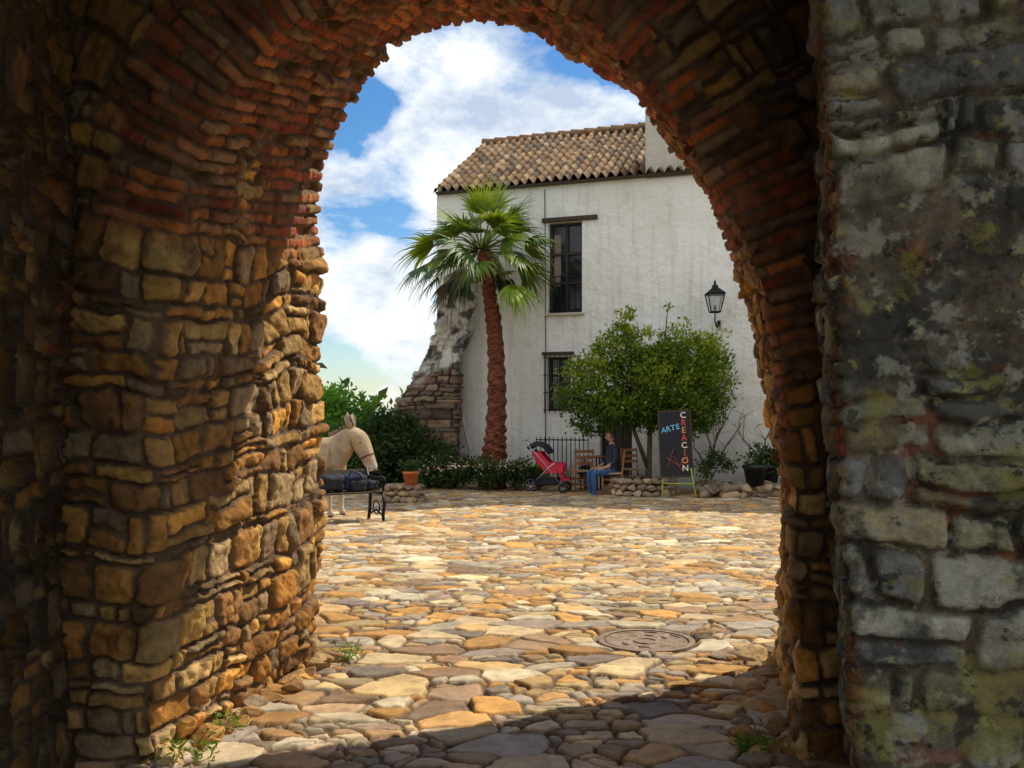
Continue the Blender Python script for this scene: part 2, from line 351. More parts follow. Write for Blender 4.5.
mh=empty('manhole_cover',(MH[0],MH[1],0))
M_mh=mat_plain('cast_iron_rusty',(.26,.18,.12),.6,.2,.35,20,.4)
V=[];Fc=[];rings=[(0,.010),(.06,.010),(.065,.018),(.09,.018),(.095,.010),(.16,.010),(.165,.018),(.19,.018),(.195,.010),(.265,.010),(.27,.018),(.285,.018),(.29,.006),(.30,.006),(.302,.022),(.34,.022),(.345,-.02)]
ns=64
for r_,z_ in rings:
    for k in range(ns):
        a=2*math.pi*k/ns;zz=z_
        if .095<r_<.29 and z_==.010 and (k//4)%2==0: zz=.017
        V.append((max(r_,.001)*math.cos(a),max(r_,.001)*math.sin(a),zz+.004))
for i in range(len(rings)-1):
    for k in range(ns):
        k2=(k+1)%ns;Fc.append((i*ns+k,i*ns+k2,(i+1)*ns+k2,(i+1)*ns+k))
mesh_obj('iron_cover',V,Fc,M_mh,mh)
import bmesh
def rocks(name,lst,mat,pall,parent=None,seed=0):
    V=[];Fc=[];C=[];rr=random.Random(seed)
    for (p,s) in lst:
        bm=bmesh.new();bmesh.ops.create_icosphere(bm,subdivisions=2,radius=1)
        M=Matrix.Rotation(rr.uniform(0,6.28),3,'Z')@Matrix.Rotation(rr.uniform(-.4,.4),3,'X')
        sx,sy,sz=s[0]*rr.uniform(.8,1.2),s[1]*rr.uniform(.8,1.2),s[2]*rr.uniform(.8,1.2)
        pl=[(Vector((rr.gauss(0,1),rr.gauss(0,1),rr.gauss(0,1))).normalized(),rr.uniform(.5,.8)) for _ in range(11)]
        c=np.array(rr.choice(pall))*rr.uniform(.7,1.25);o=len(V)
        for v_ in bm.verts:
            q=v_.co.copy()
            for n_,d_ in pl:
                t=q.dot(n_)
                if t>d_: q-=n_*(t-d_)
            q=M@Vector((q.x*sx*1.2,q.y*sy*1.2,q.z*sz*1.2));V.append(q+Vector(p));C.append(c)
        for f in bm.faces: Fc.append(tuple(o+v_.index for v_ in f.verts))
        bm.free()
    return mesh_obj(name,V,Fc,mat,parent,False,np.array(C))
RC=[(.50,.29,.12),(.40,.23,.1),(.56,.38,.18),(.34,.25,.16),(.58,.31,.1)]
L_=[]
for i in range(60):
    y=random.uniform(4.3,6.6);xw=1.32+(y-4.33)*.25;s=random.uniform(.04,.12)
    L_.append(((xw-abs(random.gauss(0,.15)),y,s*.3),(s*1.3,s,s*.5)))
for i in range(34):
    y=random.uniform(4.4,6.3);xw=-1.62+(y-4.33)*.17;s=random.uniform(.04,.09)
    L_.append(((xw+abs(random.gauss(0,.07)),y,s*.3),(s*1.2,s,s*.6)))
rocks('loose_rocks',L_,M_wall,RC,None,3)
# ================================================================= HOUSE
SL=5.984;ang=math.atan2(-2.0,5.64)
house=empty('whitewashed_house',(-1.82,23,0),ang)
def s_of(px):
    k=(px-512)/F;t=(k*23+1.82)/(5.64+2*k);return SL*t,23-2*t
def z_of(px,py): return H+(HZ-py)/F*s_of(px)[1]
LEN=14.0;HE=7.05;DEP=6.4
holes=[]
def hole(px0,px1,py0,py1):
    a=s_of(px0)[0];b_=s_of(px1)[0];pm=(px0+px1)/2;holes.append((a,b_,z_of(pm,py1),z_of(pm,py0)))
hole(548,582,222,313);hole(547,570,357,411);hole(600,632,400,486)
holes[2]=(holes[2][0],holes[2][1],0.0,holes[2][3])
xs=sorted(set([0,LEN]+[h_[0] for h_ in holes]+[h_[1] for h_ in holes]));zs=sorted(set([-.1,HE]+[h_[2] for h_ in holes]+[h_[3] for h_ in holes]))
V=[];Fc=[]
def quad(a,b_,c,d):
    o=len(V);V.extend([a,b_,c,d]);Fc.append((o,o+1,o+2,o+3))
for i in range(len(xs)-1):
    for j in range(len(zs)-1):
        xc=(xs[i]+xs[i+1])/2;zc=(zs[j]+zs[j+1])/2
        if any(h_[0]<xc<h_[1] and h_[2]<zc<h_[3] for h_ in holes): continue
        quad((xs[i],0,zs[j]),(xs[i+1],0,zs[j]),(xs[i+1],0,zs[j+1]),(xs[i],0,zs[j+1]))
for a,b_,c,d in holes:
    D=.3
    quad((a,0,c),(a,0,d),(a,D,d),(a,D,c));quad((b_,0,c),(b_,D,c),(b_,D,d),(b_,0,d));quad((a,0,d),(b_,0,d),(b_,D,d),(a,D,d));quad((a,0,c),(a,D,c),(b_,D,c),(b_,0,c))
quad((0,0,-.1),(0,0,HE),(0,DEP,HE),(0,DEP,-.1));quad((LEN,0,-.1),(LEN,DEP,-.1),(LEN,DEP,HE),(LEN,0,HE));quad((0,DEP,-.1),(0,DEP,HE),(LEN,DEP,HE),(LEN,DEP,-.1))
RZ=HE+1.95
o=len(V);V.extend([(0,0,HE),(0,DEP,HE),(0,DEP/2,RZ)]);Fc.append((o,o+1,o+2));o=len(V);V.extend([(LEN,0,HE),(LEN,DEP,HE),(LEN,DEP/2,RZ)]);Fc.append((o,o+1,o+2))
mesh_obj('walls',V,Fc,M_plas,house)
M_glass,nt,b=newmat('window_glass');b.inputs['Base Color'].default_value=(.012,.014,.018,1);b.inputs['Roughness'].default_value=.12
n_=noise(nt,1.5,3);bp=N(nt,'ShaderNodeBump');bp.inputs['Strength'].default_value=.1;nt.links.new(n_.outputs['Fac'],bp.inputs['Height']);nt.links.new(bp.outputs[0],b.inputs['Normal'])
M_frame=mat_plain('window_wood',(.035,.022,.018),.6)
for i,(a,b_,c,d) in enumerate(holes):
    mx=(a+b_)/2;mz=(c+d)/2;w=b_-a;hh_=d-c
    if i<2:
        box('window_glass_%d'%i,(mx,.22,mz),(w,.01,hh_),M_glass,house)
        for x in (a+.03,mx,b_-.03): box('window_stile',(x,.19,mz),(.07,.06,hh_),M_frame,house)
        for z in np.linspace(c+.03,d-.03,4 if i==0 else 3): box('window_rail',(mx,.185,z),(w-.004,.055,.055),M_frame,house)
        if i==0:
            box('curtain',(a+.17,.212,mz+.2),(.16,.008,1.2),mat_plain('curtain',(.25,.20,.18),.9),house)
    else:
        box('door_leaf',(mx,.22,mz),(w,.05,hh_),M_frame,house)
        for x in np.linspace(a+.1,b_-.1,4): box('door_batten',(x,.185,mz),(.03,.02,hh_-.1),M_wood,house)
a,b_,c,d=holes[0]
box('window_lintel',((a+b_)/2+.12,-.015,d+.06),(b_-a+.5,.12,.10),M_wood,house,bev=.01)
box('window_sill',((a+b_)/2,-.03,c-.03),(b_-a+.12,.12,.06),M_plas,house,bev=.01)
lst=[]
for x in np.linspace(a+.03,b_-.03,7): lst.append(([(x,.05,c+.02),(x,.05,c+.85)],.008))
lst.append(([(a,.05,c+.85),(b_,.05,c+.85)],.012));lst.append(([(a,.05,c+.08),(b_,.05,c+.08)],.012));tubes('window_railing',lst,M_iron,house,6)
a,b_,c,d=holes[1];lst=[]
for x in np.linspace(a-.03,b_+.03,6): lst.append(([(x,-.09,c-.05),(x,-.09,d+.05)],.010))
for z in np.linspace(c+.02,d-.02,4): lst.append(([(a-.06,-.09,z),(b_+.06,-.09,z),(b_+.06,.02,z)],.010));lst.append(([(a-.06,-.09,z),(a-.06,.02,z)],.010))
tubes('window_grille',lst,M_iron,house,6)
box('window_hood',((a+b_)/2,-.03,d+.08),(b_-a+.2,.14,.07),M_wood,house)
def roof(front):
    tp=.215;rx=tp/10;sl=math.hypot(DEP/2+.18,1.95*(DEP/2+.18)/(DEP/2));ry=.045
    X=np.arange(-.06,LEN+.1,rx);T=np.arange(0,sl+.001,ry)
    X,T=np.meshgrid(X,T,indexing='ij');X=X+.02*(fbm(T*1.2,np.floor(X/tp)*3.7,2,3)-.5)*2
    ci=np.floor(X/tp);fx=X/tp-ci;tt=T+.12*hsh(ci,ci*0,9);course=np.floor(tt/.36);ft=tt/.36-course
    prof_=np.where(fx<.60,np.sin(np.pi*np.clip(fx/.60,0,1))*.09,-.045*np.sin(np.pi*(fx-.60)/.40))
    hgt=prof_+.05*(1-ft)+.025*(hsh(ci,course,4)-.5)+.09*(fbm(X*.6,T*.6,3,6)-.5)
    s=math.atan2(1.95,DEP/2)
    yy=-.18+T*math.cos(s);zz=HE-.18*math.tan(s)+.05+T*math.sin(s)
    y=yy-hgt*math.sin(s);z=zz+hgt*math.cos(s)
    if not front: y=DEP-y
    A=hsh(ci,course,1);B=hsh(ci,course,2)
    col=pal(A,[(.26,.13,.055),(.33,.19,.09),(.20,.11,.055),(.38,.25,.13),(.28,.17,.075),(.14,.09,.055)])*(.6+.6*B)[...,None]
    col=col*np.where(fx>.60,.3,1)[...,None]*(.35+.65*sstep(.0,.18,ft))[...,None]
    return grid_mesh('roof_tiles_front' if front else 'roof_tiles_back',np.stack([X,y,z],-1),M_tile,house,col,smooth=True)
roof(True);roof(False)
lst=[]
for i in range(40):
    x=i*.36;lst.append(([(x-.05,DEP/2,RZ+.12),(x+.36,DEP/2,RZ+.10)],[.11,.085]))
tubes('ridge_tiles',lst,mat_plain('ridge_tile',(.30,.17,.09),.9),house,10)
box('eaves_board',(LEN/2+.03,-.08,HE-.06),(LEN,.14,.05),M_wood,house)
sc=s_of(645)[0];sc2=s_of(720)[0]
box('chimney_stack',((sc+sc2)/2,.45,8.2),(sc2-sc,.9,2.6),M_plas,house,bev=.03)
box('chimney_cap',((sc+sc2)/2,.45,9.55),(sc2-sc+.16,1.06,.1),M_plas,house,bev=.02)
tubes('wall_cable',[([(s_of(545)[0],-.02,z_of(545,190)),(s_of(546)[0],-.02,z_of(546,300)),(s_of(547)[0]-.03,-.02,z_of(547,400)),(s_of(548)[0]-.05,-.02,.8)],.010)],M_frame,house,5)
tubes('drain_pipe',[([(s_of(470)[0],-.02,z_of(470,452)),(s_of(462)[0],-.02,z_of(462,415)),(s_of(452)[0],-.03,z_of(452,400))],.02)],M_plas,house,5)
Lp=[(466,270),(446,281),(440,300),(436,330),(428,352),(414,378),(400,400),(392,430),(388,485)]
Rp=[(474,276),(473,285),(472,300),(466,330),(458,352),(456,378),(456,400),(455,430),(455,486)]
def curve(pts,n,d):
    A=np.array([W(a,b,d) for a,b in pts]);t=np.linspace(0,len(pts)-1,n);return np.stack([np.interp(t,range(len(pts)),A[:,k]) for k in range(3)],-1)
n_=190;Lc=curve(Lp,n_,22.1);Rc=curve(Rp,n_,22.1);nb=120
P=np.zeros((n_,nb+80,3))
for j in range(nb):
    t=j/(nb-1);P[:,40+j]=Lc*(1-t)+Rc*t
for j in range(40):
    P[:,j]=Lc+np.array([.35,1.5,0])*(1-j/40.);P[:,40+nb+j]=Rc+np.array([0.02,.9,0])*((j+1)/40.)
u=np.cumsum(np.r_[0,np.linalg.norm(np.diff(P[n_//2],axis=0),axis=1)])[None,:]+0*P[...,0];v=P[...,2]
h,c=rubble(u,v,301,.30,.17,.09)
wh=sstep(2.3,3.1,v+1.4*(fbm(u*2,v*2,4,8)-.5));cr=fbm(u*5,v*5,5,12)
g_=c.mean(-1,keepdims=True);c=(c*.5+g_*.5)*.62
c=c*(1-wh[...,None])+np.array([.62,.60,.54])*(.22+1.0*sstep(.34,.58,cr))[...,None]*wh[...,None];h=h*(1-.3*wh)+.26*(fbm(u*2.4,v*2.4,5,13)-.5)
nm=normals(P)
if nm[n_//2,40+nb//2][1]>0: nm=-nm
butt=empty('stone_buttress');grid_mesh('buttress_masonry',P+nm*h[...,None],M_plaster_attr,butt,c)
lt=empty('wall_lantern',(0,0,0))
def facade_pt(px,py,off):
    s,d=s_of(px);p=Vector((-1.82,23,0))+Vector((math.cos(ang),math.sin(ang),0))*s+Vector((math.sin(ang),-math.cos(ang),0))*off;p.z=z_of(px,py);return p
base=facade_pt(720,327,0);lt.location=(base.x-.20,base.y-.42,base.z)
lst=[([(.18,.40,-.05),(.18,.40,.14)],.03),([(.18,.38,.0),(.12,.25,-.04),(.05,.1,-.02),(0,0,.08),(0,0,.26)],.014),([(.18,.38,.12),(.1,.2,.10),(.04,.08,.0)],.010),
 (ring_pts((.1,.2,.04),.05,'x',12),.008)]
tubes('bracket',lst,M_iron,lt)
lst=[];zb,zt=.28,.66
cb=[(-.10,-.10),(.10,-.10),(.10,.10),(-.10,.10)];ct=[(x*1.75,y*1.75) for x,y in cb]
for (x,y),(X_,Y_) in zip(cb,ct): lst.append(([(x,y,zb),(X_,Y_,zt)],.013))
for i in range(4):
    j=(i+1)%4;lst.append(([(*cb[i],zb),(*cb[j],zb)],.014));lst.append(([(*ct[i],zt),(*ct[j],zt)],.016))
tubes('lantern_frame',lst,M_iron,lt,6)
V=[(x*.97,y*.97,zb) for x,y in cb]+[(x*.97,y*.97,zt) for x,y in ct]
gl,nt,b=newmat('lantern_glass');b.inputs['Base Color'].default_value=(.7,.75,.75,1);b.inputs['Roughness'].default_value=.15;b.inputs['Transmission Weight'].default_value=.8;b.inputs['IOR'].default_value=1.05
mesh_obj('lantern_panes',V,[(0,1,5,4),(1,2,6,5),(2,3,7,6),(3,0,4,7)],gl,lt)
V=[(x*1.15,y*1.15,zt+.01) for x,y in ct]+[(x*.6,y*.6,zt+.14) for x,y in cb]+[(x*.5,y*.5,zt+.20) for x,y in cb]
mesh_obj('lantern_roof',V,[(0,1,2,3),(0,1,5,4),(1,2,6,5),(2,3,7,6),(3,0,4,7),(4,5,9,8),(5,6,10,9),(6,7,11,10),(7,4,8,11),(8,9,10,11)],M_iron,lt)
tubes('lantern_finial',[([(0,0,zt+.2),(0,0,zt+.24),(0,0,zt+.27),(0,0,zt+.32)],[.02,.035,.02,.004]),([(0,0,.3),(0,0,.42)],.03)],M_iron,lt)
# ================================================================= FOLIAGE
def leaves(name,blobs,n,size,pall,mat,parent=None,clump=.13,seed=0,hollow=.45,aspect=.45,nclump=None,sunlit=0.0):
    r=np.random.default_rng(seed);vol=np.array([b_[1][0]*b_[1][1]*b_[1][2] for b_ in blobs])**.7;vol/=vol.sum()
    nc=nclump or max(20,n//45)
    bi=r.choice(len(blobs),nc,p=vol);dirs=r.normal(size=(nc,3));dirs/=np.linalg.norm(dirs,axis=1,keepdims=True)
    rad=hollow+(1-hollow)*r.random(nc)**.5;rad*=1+.16*r.normal(size=nc)*.7
    C=np.array([blobs[i][0] for i in bi]);R=np.array([blobs[i][1] for i in bi]);cc=C+dirs*rad[:,None]*R
    cc[:,2]=np.maximum(cc[:,2],.05)
    ctone=r.random(nc)
    li=r.integers(0,nc,n);p=cc[li]+r.normal(size=(n,3))*clump*np.array([1,1,.75])
    p[:,2]=np.maximum(p[:,2],.02)
    a=r.normal(size=(n,3))+dirs[li]*.7+np.array([0,0,.2]);a/=np.linalg.norm(a,axis=1,keepdims=True)
    b_=np.cross(a,r.normal(size=(n,3)));b_/=np.linalg.norm(b_,axis=1,keepdims=True)
    s=size*(.6+.8*r.random(n))[:,None]
    nn=np.cross(a,b_)
    V=np.stack([p,p+a*s*.5+b_*s*aspect*.5+nn*s*.06,p+a*s-nn*s*.1,p+a*s*.5-b_*s*aspect*.5+nn*s*.06],1).reshape(-1,3)
    Q=np.arange(4*n).reshape(n,4)
    sun_tint=np.clip((dirs[li][:,2])*.5+.5,0,1)*sunlit  # sunlight painted into leaf colour: clumps facing up turn yellower
    P_=np.array(pall);t=np.clip(ctone[li]*(.65-.4*sunlit)+.35*r.random(n)+.4*sun_tint,0,.999)*(len(P_)-1);i0=t.astype(int);f=(t-i0)[:,None]
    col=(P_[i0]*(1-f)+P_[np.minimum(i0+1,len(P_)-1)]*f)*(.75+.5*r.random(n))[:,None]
    return fast_mesh(name,V,Q,mat,parent,np.repeat(col,4,axis=0))
DT=19.6
def B(px,py,rx,ry,d,rd=None):
    c=W(px,py,d);k=d/F;return (c,(rx*k,(rd or rx)*k,ry*k))
tree=empty('orange_tree')
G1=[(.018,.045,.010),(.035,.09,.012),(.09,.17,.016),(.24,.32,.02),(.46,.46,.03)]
bl=[B(596,392,32,36,DT),B(622,358,22,32,DT),B(640,395,34,34,DT),B(690,362,36,34,DT+.2),B(672,395,40,34,DT),B(706,388,24,32,DT),B(612,412,36,20,DT),B(685,412,34,18,DT),B(655,368,24,24,DT+.3)]
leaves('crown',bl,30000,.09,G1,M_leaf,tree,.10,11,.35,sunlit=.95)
leaves('top_shoots',[B(626,325,8,18,DT),B(668,312,3,18,DT),B(645,334,10,8,DT),B(705,338,10,10,DT),B(600,350,6,10,DT)],900,.08,G1[2:],M_leaf,tree,.05,12,.2,nclump=40)
tb=W(648,490,DT);tb[2]=0
def lim(px,py,dd=0): return tuple(W(px,py,DT+dd))
lst=[([tuple(tb),(tb[0]+.02,DT,.5),lim(650,430),lim(655,395)],[.075,.06,.05,.035]),([(tb[0]+.0,DT,.55),lim(630,420),lim(610,395),lim(600,370)],[.05,.04,.03,.02]),
 ([lim(650,430),lim(672,400,.2),lim(692,375,.3)],[.045,.03,.02]),([lim(640,425),lim(632,380,-.2),lim(624,335)],[.04,.03,.012]),([lim(655,400),lim(664,350,.1),lim(668,305,.1)],[.035,.02,.008]),([lim(655,415),lim(690,412,-.3),lim(712,395,-.3)],[.035,.022,.012])]
tubes('trunk',lst,M_bark,tree)
# palm -----------------------------------------------------------
palm=empty('fan_palm');dp=21.0
def pp(px,py,dd=0): return tuple(W(px,py,dp+dd))
pb=W(493,480,dp);pb[2]=-.05
M_ptr,nt,b=newmat('palm_trunk');co=N(nt,'ShaderNodeTexCoord').outputs['Object'];mpp=N(nt,'ShaderNodeMapping');mpp.inputs['Scale'].default_value=(3,3,10);nt.links.new(co,mpp.inputs[0]);wv=noise(nt,2.6,8,.75,mpp.outputs[0])
r=ramp(nt,wv.outputs['Fac'],[(.38,(.035,.010,.006)),(.5,(.20,.05,.022)),(.64,(.40,.13,.055))]);nt.links.new(r.outputs[0],b.inputs['Base Color']);bp=N(nt,'ShaderNodeBump');bp.inputs['Strength'].default_value=1;bp.inputs['Distance'].default_value=.07;nt.links.new(wv.outputs['Fac'],bp.inputs['Height']);nt.links.new(bp.outputs[0],b.inputs['Normal']);b.inputs['Roughness'].default_value=.9
cen=[(tuple(pb)),pp(494,455),pp(496,430),pp(497,390),pp(496,350),pp(493,315),pp(489,290),pp(486,268),pp(484,250)]
rad0=[.31,.27,.22,.195,.18,.165,.15,.19,.12]
V=[];Fc=[];sg=22;rows=0;rq=random.Random(3)
for i in range(len(cen)-1):
    for k in range(14):
        t=k/14;c_=np.array(cen[i])*(1-t)+np.array(cen[i+1])*t;r0=rad0[i]*(1-t)+rad0[i+1]*t
        for a_ in range(sg):
            th=2*math.pi*a_/sg;q=r0*(1+.09*math.sin(rows*1.3+3*math.sin(th+rows*.05))+rq.uniform(-.09,.09));V.append((c_[0]+q*math.cos(th),c_[1]+q*math.sin(th),c_[2]))
        rows+=1
for i in range(rows-1):
    for k in range(sg): k2=(k+1)%sg;Fc.append((i*sg+k,i*sg+k2,(i+1)*sg+k2,(i+1)*sg+k))
mesh_obj('trunk',V,Fc,M_ptr,palm)
c0=Vector(pp(481,250));V=[];Fc=[];C=[];pet=[];rr=random.Random(5)
def fan(dirv,plen,blen,col,droop,nb=22,spread=1.15):
    dirv=dirv.normalized();side=dirv.cross(Vector((0,0,1)))
    if side.length<.1: side=Vector((1,0,0))
    side.normalize();side=(Matrix.Rotation(rr.uniform(-.8,.8),3,dirv)@side);up=side.cross(dirv).normalized()
    m=c0+dirv*plen*.55+Vector((0,0,0.02));e=c0+dirv*plen-Vector((0,0,plen*droop*.2))
    pet.append(([tuple(c0+dirv*.05),tuple(m),tuple(e)],[.022,.016,.012]))
    d2=(e-m).normalized()
    for k in range(nb):
        a=(k/(nb-1)-.5)*2*spread;L1=blen*(1-.30*abs(a/spread)**2)*rr.uniform(.75,1.2)
        dd=(d2*math.cos(a)+side*math.sin(a)).normalized()
        w=.021;perp=(side*math.cos(a)-d2*math.sin(a)).normalized()
        pts=[];cur=e.copy();cd=dd.copy();seg=6;dr=droop*rr.uniform(.6,1.7)
        for s in range(seg+1):
            pts.append(cur.copy());cur=cur+cd*(L1/seg);cd=(cd+Vector((0,0,-1))*dr*(.02+.08*s)+up*.01).normalized()
        o=len(V);ww=[.010,w*1.5,w*1.5,w*1.2,w*.8,w*.5,.001];cs=rr.uniform(.6,1.35)
        for s in range(seg+1):
            V.append(pts[s]-perp*ww[s]);V.append(pts[s]+perp*ww[s]);C.extend([[c*cs for c in col]]*2)
        for s in range(seg): Fc.append((o+2*s,o+2*s+1,o+2*s+3,o+2*s+2))
NFAN=46
for i in range(NFAN):
    az=i*2.399+rr.uniform(-.3,.3);el=math.radians(68-84*(i/NFAN)**.8+rr.uniform(-12,12))
    dv=Vector((math.cos(az)*math.cos(el),math.sin(az)*math.cos(el)*.85,math.sin(el)))
    t=i/NFAN;g=rr.random();col=(.05+.14*g,.12+.15*g,.018)
    fan(dv,rr.uniform(.7,1.35)*(.74+.48*t),rr.uniform(.75,1.1)*(.85+.22*t),col,.5+.75*t)
for i in range(12):
    az=rr.uniform(0,6.28);dv=Vector((math.cos(az)*1.0,math.sin(az)*.7,-.4-rr.random()*.6))
    fan(dv,rr.uniform(.5,1.0),rr.uniform(.5,.75),(.11,.08,.04) if i%2 else (.03,.06,.02),1.6,16,.8)
fast_mesh('fronds',[tuple(v_) for v_ in V],Fc,M_palm,palm,np.array(C))
tubes('petioles',pet,mat_plain('petiole',(.14,.15,.04),.6),palm,5)
G2=[(.015,.035,.01),(.03,.06,.015),(.05,.09,.02),(.08,.13,.03)]
G3=[(.04,.12,.015),(.08,.22,.02),(.14,.32,.03),(.22,.38,.04)]
leaves('hedge_bush',[B(335,405,32,16,24),B(300,412,40,20,24),B(362,412,18,12,24),B(330,435,50,24,23.8)],9000,.13,G3,M_leaf,None,.16,21,.3,sunlit=.4)
leaves('shrubbery',[B(385,450,30,34,21.6),B(415,445,26,22,21.4),B(395,425,22,12,21.8),B(440,465,22,16,21.2),B(370,470,30,22,21.4),B(350,455,30,30,22)],16000,.10,G2,M_leaf,None,.13,22,.2)
leaves('flower_bed',[B(455,470,24,14,20.8),B(490,472,30,12,20.5),B(520,474,14,12,20.6),B(430,474,20,10,20.8)],8000,.08,G2+[(.10,.16,.03)],M_leaf,None,.09,23,.2,sunlit=.4)
leaves('distant_trees',[B(200,440,400,30,60),B(330,415,60,18,55),B(900,420,300,30,70)],12000,.7,G2,M_leaf,None,.9,24,.2)
leaves('weeds',[((-1.50,4.42,.05),(.10,.08,.05)),((-1.42,4.75,.04),(.06,.10,.03)),((-1.05,6.25,.04),(.08,.10,.04)),((1.15,4.45,.05),(.10,.06,.05))],420,.045,[(.08,.18,.02),(.14,.28,.03)],M_leaf,None,.03,41,.2,aspect=.25,nclump=36)
M_fl=mat_leaf('petals',.2)
leaves('flowers',[B(430,466,14,8,20.3),B(470,464,30,8,20.1),B(505,468,14,6,20.0)],140,.06,[(.7,.03,.06),(.8,.7,.6),(.7,.3,.1)],M_fl,None,.06,25,.2,nclump=40)
def lathe(name,prof_,mat,parent,n=24):
    V=[];Fc=[]
    for r_,z_ in prof_:
        for k in range(n): a=2*math.pi*k/n;V.append((r_*math.cos(a),r_*math.sin(a),z_))
    for i in range(len(prof_)-1):
        for k in range(n): k2=(k+1)%n;Fc.append((i*n+k,i*n+k2,(i+1)*n+k2,(i+1)*n+k))
    Fc.append(tuple(range(n))[::-1])
    return mesh_obj(name,V,Fc,mat,parent,True)
def pot(px,py,d,s,mat,nl=500,g=G2,zb=0):
    x=(px-512)/F*d;e=empty('potted_plant',(x,d,zb),0,s)
    lathe('pot',[(.001,0),(.12,0),(.17,.27),(.19,.27),(.19,.33),(.165,.33),(.15,.27),(.001,.26)],mat,e)
    leaves('leaves',[((0,0,.42),(.18,.18,.16))],nl,.09,g,M_leaf,e,.05,int(px),.2,nclump=25)
    return e
M_bpot=mat_plain('black_pot',(.02,.02,.022),.5)
pot(411,484,17.85,.85,M_terr,220,zb=.30)
pot(755,470,19.4,1.35,M_bpot,60,zb=.18);pot(770,470,19.8,1.2,M_bpot,500,zb=.2)
pot(590,480,20.9,.9,M_terr,500);pot(540,480,21.5,.9,M_terr,700,G3);pot(532,480,21.2,.8,M_terr,500,G2)
L_=[]
for lay in range(3):
    for i in range(9):
        c=W(387+i*3.9+random.uniform(-1,1),0,17.5+random.uniform(0,.2)+.1*lay);L_.append(((c[0],c[1]+.0,.06+.11*lay),(.09,.09,.06)))
        L_.append(((c[0],c[1]+.35,.06+.11*lay),(.11,.13,.06)))
rocks('low_stone_block',L_,M_plaster_attr,[(.42,.28,.14),(.5,.36,.2),(.36,.26,.17)],None,5)
L_=[];cx=tb[0]
for lay in range(3):
    for k in range(20):
        a=2*math.pi*(k+.5*lay)/20;L_.append(((cx-.12+.62*math.cos(a),DT-.1+.62*math.sin(a),.07+.12*lay),(.115,.095,.065)))
pl_=empty('stone_tree_planter');rocks('planter_stones',L_,M_plaster_attr,[(.46,.34,.2),(.56,.43,.28),(.38,.27,.18)],pl_,6)
lathe('planter_soil',[(.001,.3),(.56,.3),(.56,0)],mat_plain('soil',(.06,.04,.025),.95),pl_).location=(cx-.12,DT-.1,0)
L_=[]
for i in range(90):
    px=random.uniform(702,800);d=random.uniform(18.7,20.2);c=W(px,0,d);L_.append(((c[0],d,random.choice([.06,.06,.17])),(.2,.13,.09)))
rocks('terrace_stones',L_,M_plaster_attr,[(.40,.28,.16),(.5,.36,.2),(.3,.22,.15)],None,7)
leaves('wall_weeds',[B(720,462,22,8,19.8),B(765,455,12,14,19.9),B(700,470,14,6,19.4)],900,.08,G2,M_leaf,None,.07,31,.2)
lst=[];rr=random.Random(9)
for (px,py,ex,ey) in [(712,465,738,375),(716,465,700,400),(722,465,745,410),(710,465,728,400),(760,460,740,430),(764,460,778,400),(706,465,690,430)]:
    pts=[]
    for k in range(7):
        t=k/6;p=facade_pt(px+(ex-px)*t+rr.uniform(-3,3),py+(ey-py)*t,.12+.25*(1-t));pts.append(tuple(p))
    lst.append((pts,[.022-.0028*k for k in range(7)]))
    for b_ in range(4):
        q=pts[rr.randint(2,5)];lst.append(([q,(q[0]+rr.uniform(-.3,.3),q[1]-.05,q[2]+rr.uniform(.1,.4)),(q[0]+rr.uniform(-.5,.5),q[1]-.05,q[2]+rr.uniform(.3,.6))],[.008,.006,.003]))
vine=empty('bare_vine');tubes('branches',lst,M_bark,vine,5)
# ================================================================= SIGN
sb=empty('chalkboard_sign',((677-512)/F*18.6,18.6,0),math.radians(-6))
tilt=math.radians(-9)
M_board=mat_plain('chalkboard',(.015,.015,.018),.7);M_easel=mat_plain('easel_green',(.36,.40,.05),.5)
bd=empty('board_group');bd.parent=sb;bd.location=(0,0,.42);bd.rotation_euler=(tilt,math.radians(-2),0)
box('board',(0,0,.66),(.60,.03,1.28),M_board,bd)
for x in (-.31,.31): box('frame_side',(x,-.004,.66),(.03,.05,1.33),M_wood,bd)
for z in (.01,1.31): box('frame_rail',(0,-.003,z),(.59,.045,.035),M_wood,bd)
tubes('easel_legs',[([(-.27,.0,.42),(-.30,-.10,0)],.016),([(.27,.0,.60),(.36,-.12,0)],.016),([(0,.22,1.5),(.02,.55,0)],.016),([(-.29,-.05,.30),(.32,-.07,.30)],.014)],M_easel,sb,6)
def txt(s,x,z,size,col,rot=0):
    cu=bpy.data.curves.new('letters','FONT');cu.body=s;cu.size=size;cu.align_x='CENTER';cu.align_y='CENTER';cu.extrude=.002;cu.offset=.002
    o=bpy.data.objects.new('letters',cu);cu.materials.append(mat_plain('paint_'+s,col,.6))
    Mx=Matrix.Translation((x,-.020,z))@Matrix.Rotation(rot,4,'Y')@Matrix.Rotation(math.radians(90),4,'X');link(o,bd);o.matrix_local=Mx
cl=[(.85,.75,.6),(.7,.08,.05),(.8,.3,.1),(.7,.08,.05),(.85,.7,.5),(.7,.08,.05),(.8,.3,.1),(.85,.75,.6)]
for i,ch in enumerate('CREACION'): txt(ch,.17,1.22-i*.15,.165,cl[i],random.uniform(-.1,.1))
for i,ch in enumerate('ARTE'): txt(ch,-.22+i*.092,.93+i*.022,.15,(.15,.55,.85),-.15)
tubes('chalk_drawing',[([(-.2,-.02,.15),(-.05,-.02,.55),(.0,-.02,.3),(.1,-.02,.12)],.006),([(-.2,-.02,.4),(.05,-.02,.22),(.22,-.02,.42)],.006)],mat_plain('chalk_red',(.6,.12,.1),.8),bd,4)
